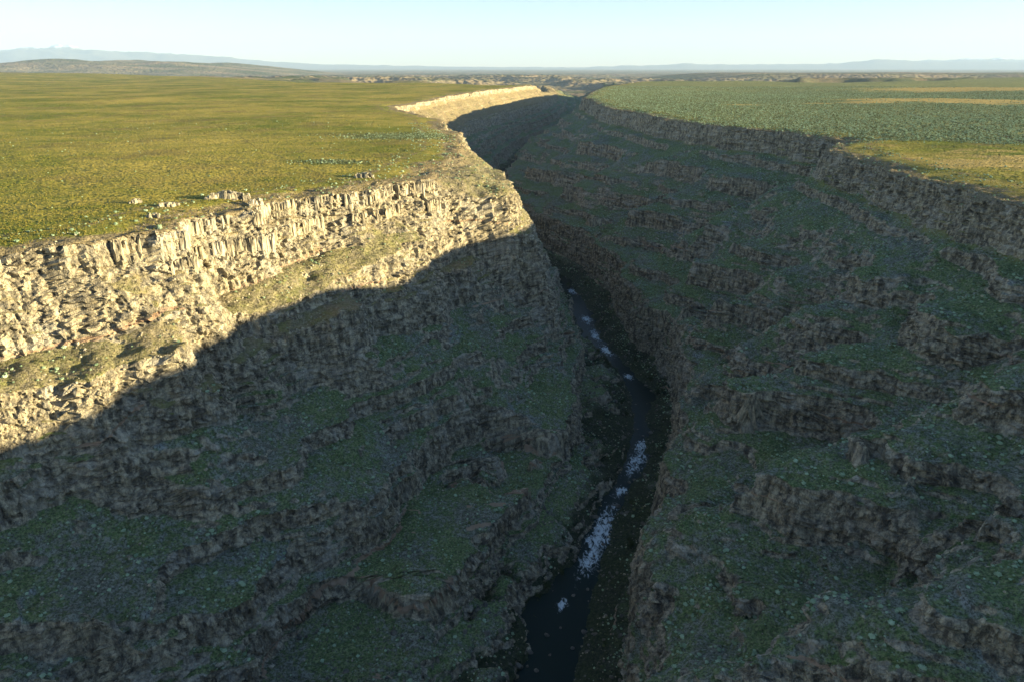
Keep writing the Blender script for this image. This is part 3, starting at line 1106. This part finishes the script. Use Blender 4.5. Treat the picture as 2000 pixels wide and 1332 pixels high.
SRC_SAGE = [source("sagebrush_form", m_) for m_ in SAGE]
SRC_BRUSH = [source("brush_form", m_) for m_ in BRUSH]
SRC_TUFT = [source("tuft_form", m_) for m_ in TUFT]
SRC_ROCK = [source("stone_form", m_) for m_ in BOULDER]
SRC_WET = [source("wet_stone_form", m_) for m_ in WET_BOULDER]
scatter("canyon_sagebrush", sage_pts[rest] - np.array([0, 0, .06]), sage_size[rest], SRC_SAGE + SRC_BRUSH[:2], "scattered sagebrush covering the canyon slopes", "bushes", 1)

# the sage flat on the far side and the sage lens on the near plateau
def flat_points(n, x0, x1, y0, y1, seed):
    r = np.random.default_rng(seed)
    y = y0 * (y1 / y0) ** r.random(n)
    x = x0 + (x1 - x0) * r.random(n)
    return x, y, r


x_, y_, r_ = flat_points(420000, 150, 2500, 600, 3600, 7)
m_ = (x_ > right_rim(y_) + 6) & (x_ < .82 * y_ + 30)
x_, y_ = x_[m_], y_[m_]
keep = (r_.random(len(x_)) < np.clip(sage_mask(x_, y_), 0.03, 1) * (1 - .9 * (straw_mask(x_, y_) + .55 * perlin(x_ / 110, y_ / 45, 98) + .25 * perlin(x_ / 30, y_ / 15, 94) > .45)))
x_, y_ = x_[keep], y_[keep]
wz, ins, _, _ = wall_height(x_, y_, 1)
z_ = np.where(x_ < right_rim(y_) + 50, wz, ground(x_, y_))
scatter("sagebrush_flat", np.stack([x_, y_, z_ - .05], -1), np.clip(r_.lognormal(.12, .42, len(x_)), .5, 3.0), SRC_SAGE[:3] + SRC_BRUSH[:2], "grey green sagebrush flat stretching away beyond the shaded rim", "bushes", 2)

ex, ey = unproject(790, 266, 0)
x_ = ex + 85 * r_.normal(size=5200) * .5; y_ = ey + 58 * r_.normal(size=5200) * .5
x2, y2 = unproject(650, 324, 0)
x_ = np.concatenate([x_, x2 + 22 * r_.normal(size=500), -900 * r_.random(900) - 40]); y_ = np.concatenate([y_, y2 + 7 * r_.normal(size=500), 380 + 900 * r_.random(900)])
m_ = (x_ < left_rim(y_) - 8)
x_, y_ = x_[m_], y_[m_]
wz, ins, _, _ = wall_height(x_, y_, -1)
z_ = np.where(x_ > left_rim(y_) - 50, wz, ground(x_, y_))
sz_ = np.clip(r_.lognormal(.1, .35, len(x_)), .5, 2.2)
scatter("plateau_sagebrush", np.stack([x_, y_, z_ - .05], -1), sz_, SRC_BRUSH + SRC_SAGE[:1], "low sagebrush dotted over the sunlit grass plateau", "bushes", 3)

# bunch grass standing on the near parts of both plateaus
def tufts(name, side, n, y0, y1, width, seed, label):
    r = np.random.default_rng(seed)
    y = y0 * (y1 / y0) ** (r.random(n) ** 1.25)
    rim = left_rim(y) if side < 0 else right_rim(y)
    x = rim + side * (2 + (width + .55 * (y - 330)) * r.random(n) ** 1.2)
    P = np.stack([x, y, np.zeros_like(x)], -1)
    v, _ = in_view(P)
    x, y = x[v], y[v]
    wz, ins, _, _ = wall_height(x, y, side)
    rim = left_rim(y) if side < 0 else right_rim(y)
    z = np.where(np.abs(x - rim) < 55, wz, ground(x, y))
    k = ins < 2
    nz = perlin(x / 14, y / 14, 97) + .6 * perlin(x / 5, y / 5, 99)
    k &= r.random(len(x)) < .35 + .65 * sstep(-.3, .5, nz)
    x, y, z = x[k], y[k], z[k]
    scatter(name, np.stack([x, y, z], -1), np.clip(r.lognormal(-.68, .3, len(x)), .25, 1.0), SRC_TUFT, label, "grass", seed, .1)


tufts("plateau_bunch_grass", -1, 230000, 330, 2600, 480, 21, "tufts of yellow green bunch grass on the sunlit plateau")
tufts("rim_bunch_grass", 1, 70000, 400, 1100, 300, 22, "yellow bunch grass between the shaded rim and the sage flat")


# ------------------------------------------------------------------ stones
def accept_stone(rock, wall, Q, r):
    n = perlin(Q[:, 0] / 22, Q[:, 1] / 22, 105)
    low = sstep(-205, -232, Q[:, 2])
    return (rock < .6) & (wall > .3) & (r < .12 + .5 * sstep(.05, .6, n) + .6 * low) & (Q[:, 2] > -242)


st = np.concatenate([pick_wall(-1, 22000, accept_stone, 31), pick_wall(1, 22000, accept_stone, 32)])
vis, depth = in_view(st)
st, depth = st[vis], depth[vis]
ss = np.clip(r0.lognormal(-.15, .5, len(st)), .35, 3.2)
order = np.argsort(-(ss / depth))
for n_, i in enumerate(order[:160]):
    p, sz = st[i], float(ss[i])
    up, wl = where(p)
    big = "big" if sz > 2.0 else "small"
    put("boulder", BOULDER[n_ % 5], (p[0], p[1], p[2] + .1 * sz), tuple(float(a) for a in r0.uniform(-.4, .4, 2)) + (float(r0.uniform(0, 6.28)),), (sz, sz, sz), "%s basalt boulder %s on %s" % (big, up, wl), "boulder", "%s boulders %s on %s" % (big, up, wl))
rest = order[160:]


def accept_rim(rock, wall, Q, r):
    n = perlin(Q[:, 0] / 16, Q[:, 1] / 16, 107)
    rim_ = np.where(Q[:, 0] < river_x(Q[:, 1]), Q[:, 0] - left_rim(Q[:, 1]), right_rim(Q[:, 1]) - Q[:, 0])
    return (wall < .5) & (r < sstep(-34, 0, rim_) * sstep(-.2, .5, n) * .8)


rs = np.concatenate([pick_wall(-1, 60000, accept_rim, 33), pick_wall(1, 30000, accept_rim, 34)])
rs = rs[in_view(rs)[0]]
scatter("rim_stones", rs, np.clip(r0.lognormal(-.1, .5, len(rs)), .4, 2.8), SRC_ROCK, "weathered stones strewn along the canyon rims", "stones", 42, .5)
scatter("talus_stones", st[rest] + np.array([0, 0, .05]), ss[rest], SRC_ROCK, "broken grey talus stones strewn over the slopes", "stones", 41, .5)

def accept_bank(rock, wall, Q, r):
    n = perlin(Q[:, 0] / 15, Q[:, 1] / 15, 108)
    return (rock < .7) & (Q[:, 2] < -212) & (Q[:, 2] > -241.5) & (r < .25 + .6 * sstep(-.2, .5, n))


bs = np.concatenate([pick_wall(-1, 60000, accept_bank, 35), pick_wall(1, 60000, accept_bank, 36)])
bs = bs[in_view(bs)[0]]
scatter("bank_stones", bs, np.clip(r0.lognormal(.0, .7, len(bs)), .35, 5.0), SRC_WET, "dark boulders and cobbles lining both river banks", "stones", 43, .5)

# boulders standing in the river
for n_, (px, py, sz) in enumerate([(1036, 1272, 3.4), (1012, 1252, 2.8), (1068, 1240, 3.0), (1120, 1162, 2.6), (1066, 1238, 2.0), (1048, 1308, 2.6), (1030, 1300, 1.8),
                                   (1118, 1265, 2.6), (1074, 1278, 1.8), (1148, 1150, 2.2), (1178, 1062, 2.6), (1160, 1085, 2.4), (1190, 1020, 2.2), (1262, 925, 3.2),
                                   (1240, 905, 2.4), (1270, 890, 2.4), (1205, 990, 2.0), (1224, 965, 2.2), (1010, 1320, 2.2), (1095, 1225, 1.6)]):
    x, y = unproject(px, py, -239.6)
    put("river_boulder", WET_BOULDER[n_ % 5], (x, y, -239.7), (.2 * n_ % .5, .1, n_ * 1.3), (sz, sz, sz), "wet dark boulder standing in the river", "boulder", "boulders in the river")

# ------------------------------------------------------------------ basalt columns of the sunlit rim
def column_mesh(name, seed):
    r = np.random.default_rng(seed)
    n = 6
    V, F = [], []
    a0 = r.uniform(0, 1)
    rad = r.uniform(.8, 1.1, n)
    for k, z in enumerate((0, .38, .72, 1.0)):
        for j in range(n):
            a = a0 + j * 2 * math.pi / n
            q = rad[j] * (1.0 - .10 * k) * r.uniform(.93, 1.07)
            V.append((q * math.cos(a) + .06 * k * r.normal(), q * math.sin(a) + .06 * k * r.normal(), z + (r.uniform(-.07, .03) if k == 3 else r.uniform(-.04, .04))))
    for k in range(3):
        for j in range(n):
            F.append((k * n + j, k * n + (j + 1) % n, (k + 1) * n + (j + 1) % n, (k + 1) * n + j))
    F.append(tuple(3 * n + j for j in range(n)))
    return tri_mesh(name, V, F, M_ROCK)


COLM = [column_mesh("basalt_column", 400 + i) for i in range(6)]
Pl, atl, rkl = PATCH[-1]
n_ = 0
ylast = -1e9
rows = np.where((Pl[:, 0, 1] > 385) & (Pl[:, 0, 1] < 690))[0]
for i in rows:
    for lev, hmin, hmax in ((-3.5, 8, 14), (-19.0, 8, 15)):
        if n_ >= 280 or r0.random() > .78:
            continue
        zz = np.minimum.accumulate(Pl[i, :, 2])
        j = int(np.searchsorted(-zz, -lev))
        j2 = int(np.searchsorted(-zz, -(lev - 9)))
        if j2 >= Pl.shape[1] or abs(Pl[i, j2, 0] - Pl[i, j, 0]) > 7.5:
            continue
        h = float(r0.uniform(hmin, hmax)); w = float(r0.uniform(1.0, 1.9))
        c = (Pl[i, j] * .55 + Pl[i, j2] * .45)
        put("basalt_column", COLM[n_ % 6], (float(c[0]) - .2, float(c[1]), float(Pl[i, j, 2]) - h + 1.0), (float(r0.normal() * .03), float(r0.normal() * .03), float(r0.uniform(0, 6))),
            (w, w, h), parent=wall_left)
        n_ += 1
print("columns", n_)


# ------------------------------------------------------------------ outcrops standing proud of the sunlit rim
def outcrop(px, py, w, d, h, count, seed, label):
    r = np.random.default_rng(seed)
    x, y = unproject(px, py, -1.0)
    z = float(wall_height(np.array([x]), np.array([y]), -1)[0][0])
    root = bpy.data.objects.new("rock_outcrop", None)
    root.location = (x, y, z); root["label"] = label; root["category"] = "rock"; root["group"] = "outcrops along the sunlit rim"
    root.empty_display_size = .1
    COL.objects.link(root)
    for k in range(count):
        t = (k + .5) / count - .5
        s = w / count * float(r.uniform(1.0, 1.7))
        hh = h * float(r.uniform(.8, 1.05)) * (1 - .55 * abs(2 * t) ** 2.5) - .14 * h * (k % 4 == 0)
        put("basalt_block", COLM[int(r.integers(0, 6))], (t * w + float(r.normal() * .3), float(r.uniform(-.5, .5)) * d + t * w * .3, -1.6),
            (float(r.normal() * .05), float(r.normal() * .05), float(r.uniform(0, 6))), (s, s * 1.3, hh + 1.6), parent=root)
    for k in range(count):                       # fallen pieces round its foot
        put("fallen_block", BOULDER[k % 5], (float(r.normal()) * w * .55, float(r.normal()) * d * .9 - d * .5, float(r.uniform(-.2, .15))),
            (float(r.uniform(0, 3)), 0, float(r.uniform(0, 6))), (float(r.uniform(.6, 1.8)),) * 3, parent=root)


outcrop(446, 394, 27, 5, 5.6, 22, 1, "long columnar basalt outcrop standing alone on the sunlit grass edge")
outcrop(330, 410, 11, 5, 3.0, 10, 2, "low broken basalt outcrop near the long columnar outcrop")
outcrop(268, 404, 7, 4, 3.2, 8, 3, "small crumbled basalt knob farthest along the rim grass")
outcrop(712, 352, 16, 7, 4.5, 14, 4, "dark basalt outcrop beside the sage patch above the sunlit cliff")
outcrop(500, 398, 8, 4, 4.0, 8, 5, "short basalt stub next to the long columnar outcrop")
outcrop(300, 430, 8, 4, 2.6, 8, 6, "weathered rubble ledge at the very edge of the sunlit cliff")


# ------------------------------------------------------------------ willows along the river
def willow_form(seed):
    r = np.random.default_rng(seed)
    V, F, tips = [], [], []
    for k in range(5):
        a = r.uniform(0, 6.28); tip = np.array([math.cos(a) * .28, math.sin(a) * .28, r.uniform(.5, .75)])
        tips.append(tip)
        b = len(V)
        for z, w in ((0.0, .05), (.5, .032), (1.0, .012)):
            c = tip * z
            for j in range(5):
                V.append((c[0] + w * math.cos(j * 1.2566), c[1] + w * math.sin(j * 1.2566), c[2]))
        for q in range(2):
            for j in range(5):
                F.append((b + q * 5 + j, b + q * 5 + (j + 1) % 5, b + q * 5 + 5 + (j + 1) % 5, b + q * 5 + 5 + j))
    trunk = tri_mesh("trunk", V, F, M_BARK)
    V, F = [], []
    cl = [t * r.uniform(.5, 1.15) + r.normal(size=3) * .11 for t in tips for _ in range(4)]
    for c in cl:
        for _ in range(46):
            d = r.normal(size=3); d /= np.linalg.norm(d)
            p = c + d * .17 * r.uniform(.4, 1) ** .5
            w = r.normal(size=3); w /= np.linalg.norm(w)
            q = np.cross(d, w); l = r.uniform(.025, .05)
            b = len(V)
            V += [p - w * l, p + w * l, p + q * l * 1.6]
            F.append((b, b + 1, b + 2))
    return trunk, tri_mesh("crown", V, F, M_WILLOW)


WILLOW = [willow_form(500 + i) for i in range(6)]


def willow(x, y, z, h, n):
    root = bpy.data.objects.new("willow_tree", None)
    root.location = (x, y, z); root.rotation_euler = (0, 0, n * 1.7); root.scale = (h, h, h); root.empty_display_size = .1
    tall = "tall" if h > 7.5 else "low"
    root["label"] = "%s dark bushy willow growing on the river bank" % tall; root["category"] = "tree"; root["group"] = "%s willows on the river bank" % tall
    COL.objects.link(root)
    t, c = WILLOW[n % 6]
    put("trunk", t, (0, 0, 0), parent=root)
    put("crown", c, (0, 0, 0), parent=root)


n_ = 0
for (px, py, h) in [(1085, 528, 11), (1096, 545, 9), (1110, 560, 8), (1124, 566, 8), (1172, 700, 9), (1186, 715, 8), (1200, 730, 9), (1206, 760, 8), (1214, 786, 8),
                    (1272, 745, 9), (1286, 770, 8), (1292, 800, 8), (1278, 722, 7), (1296, 880, 8), (1300, 915, 7), (1160, 560, 7), (1150, 1000, 6), (1100, 1120, 6)]:
    x, y = unproject(px, py, -238.0)
    willow(x, y, -239.0, h, n_); n_ += 1
for k in range(64):
    y = float(300 + 900 * r0.random()); sd = -1 if r0.random() < .55 else 1
    if perlin(np.array([y / 45]), np.array([sd * 7.3]), 120)[0] < -.1:
        continue
    x = float(river_x(y)) + sd * (float(np.interp(y, YG, HALF_W)) + float(r0.uniform(1, 9)))
    z = float(wall_height(np.array([x]), np.array([y]), sd)[0][0])
    willow(x, y, z - .2, float(r0.uniform(3, 7)), n_); n_ += 1


# ------------------------------------------------------------------ vehicle tracks on the plateaus
def track(pix, side, width, mat, name):
    pts = np.array([unproject(px, py, 0) for px, py in pix])
    L = np.concatenate([[0], np.cumsum(np.hypot(*np.diff(pts, axis=0).T))])
    q = np.arange(0, L[-1], 4.0)
    x, y = np.interp(q, L, pts[:, 0]), np.interp(q, L, pts[:, 1])
    x = x + 2 * perlin(q / 40, q * 0, 111)
    tx, ty = np.gradient(x), np.gradient(y); n = np.hypot(tx, ty)
    rows = []
    for o in np.linspace(-1, 1, 5):
        xx, yy = x - ty / n * o * width / 2, y + tx / n * o * width / 2
        rows.append(np.stack([xx, yy, ground(xx, yy) + .05 + .04 * (1 - abs(o))], -1))
    P = np.stack(rows, 0)
    return mesh_from(name, P, grid_faces(*P.shape[:2]), mat, None, None, "structure", flip=True)


def mat_track(name, a, b):
    m = NT(name)
    p = m.pos()
    m.principled(m.mix(m.noise(p, .5, 4), a, b), .95, m.tuft_normal(p, .55, 3.6), .05)
    return m.mat


M_TRACK = mat_track("track_dark", (.05, .042, .03), (.13, .10, .065))  # darker colour along the track line
M_TRAIL = mat_track("trail_earth", (.12, .11, .035), (.26, .205, .07))
track([(2100, 307), (2000, 280), (1930, 258), (1860, 240), (1800, 230), (1775, 222)], 1, 5.0, M_TRACK, "dirt_track")
track([(330, 212), (400, 234), (462, 262), (500, 292), (560, 318), (640, 352)], -1, 1.2, M_TRAIL, "foot_trail")

# ------------------------------------------------------------------ haze
def haze_box():
    m = NT("haze_air")
    v = m.node("ShaderNodeVolumePrincipled")
    v.inputs["Color"].default_value = (.46, .63, .86, 1)
    v.inputs["Density"].default_value = 0.0000118
    v.inputs["Anisotropy"].default_value = 0.0
    m.t.links.new(v.outputs[0], m.out.inputs[1])
    x, y0, y1, z0, z1 = 125000, -9000, 114000, -700, 4400
    V = [(sx * x, yy, zz) for zz in (z0, z1) for yy in (y0, y1) for sx in (-1, 1)]
    F = np.array([[0, 2, 3, 1], [4, 5, 7, 6], [0, 1, 5, 4], [2, 6, 7, 3], [0, 4, 6, 2], [1, 3, 7, 5]])
    o = mesh_from("haze", np.array(V), F, m.mat, None, np.zeros(6, bool), "stuff")
    o["label"] = "thin pale blue haze hanging over the whole valley"
    o["category"] = "haze"
    return o


haze_box()
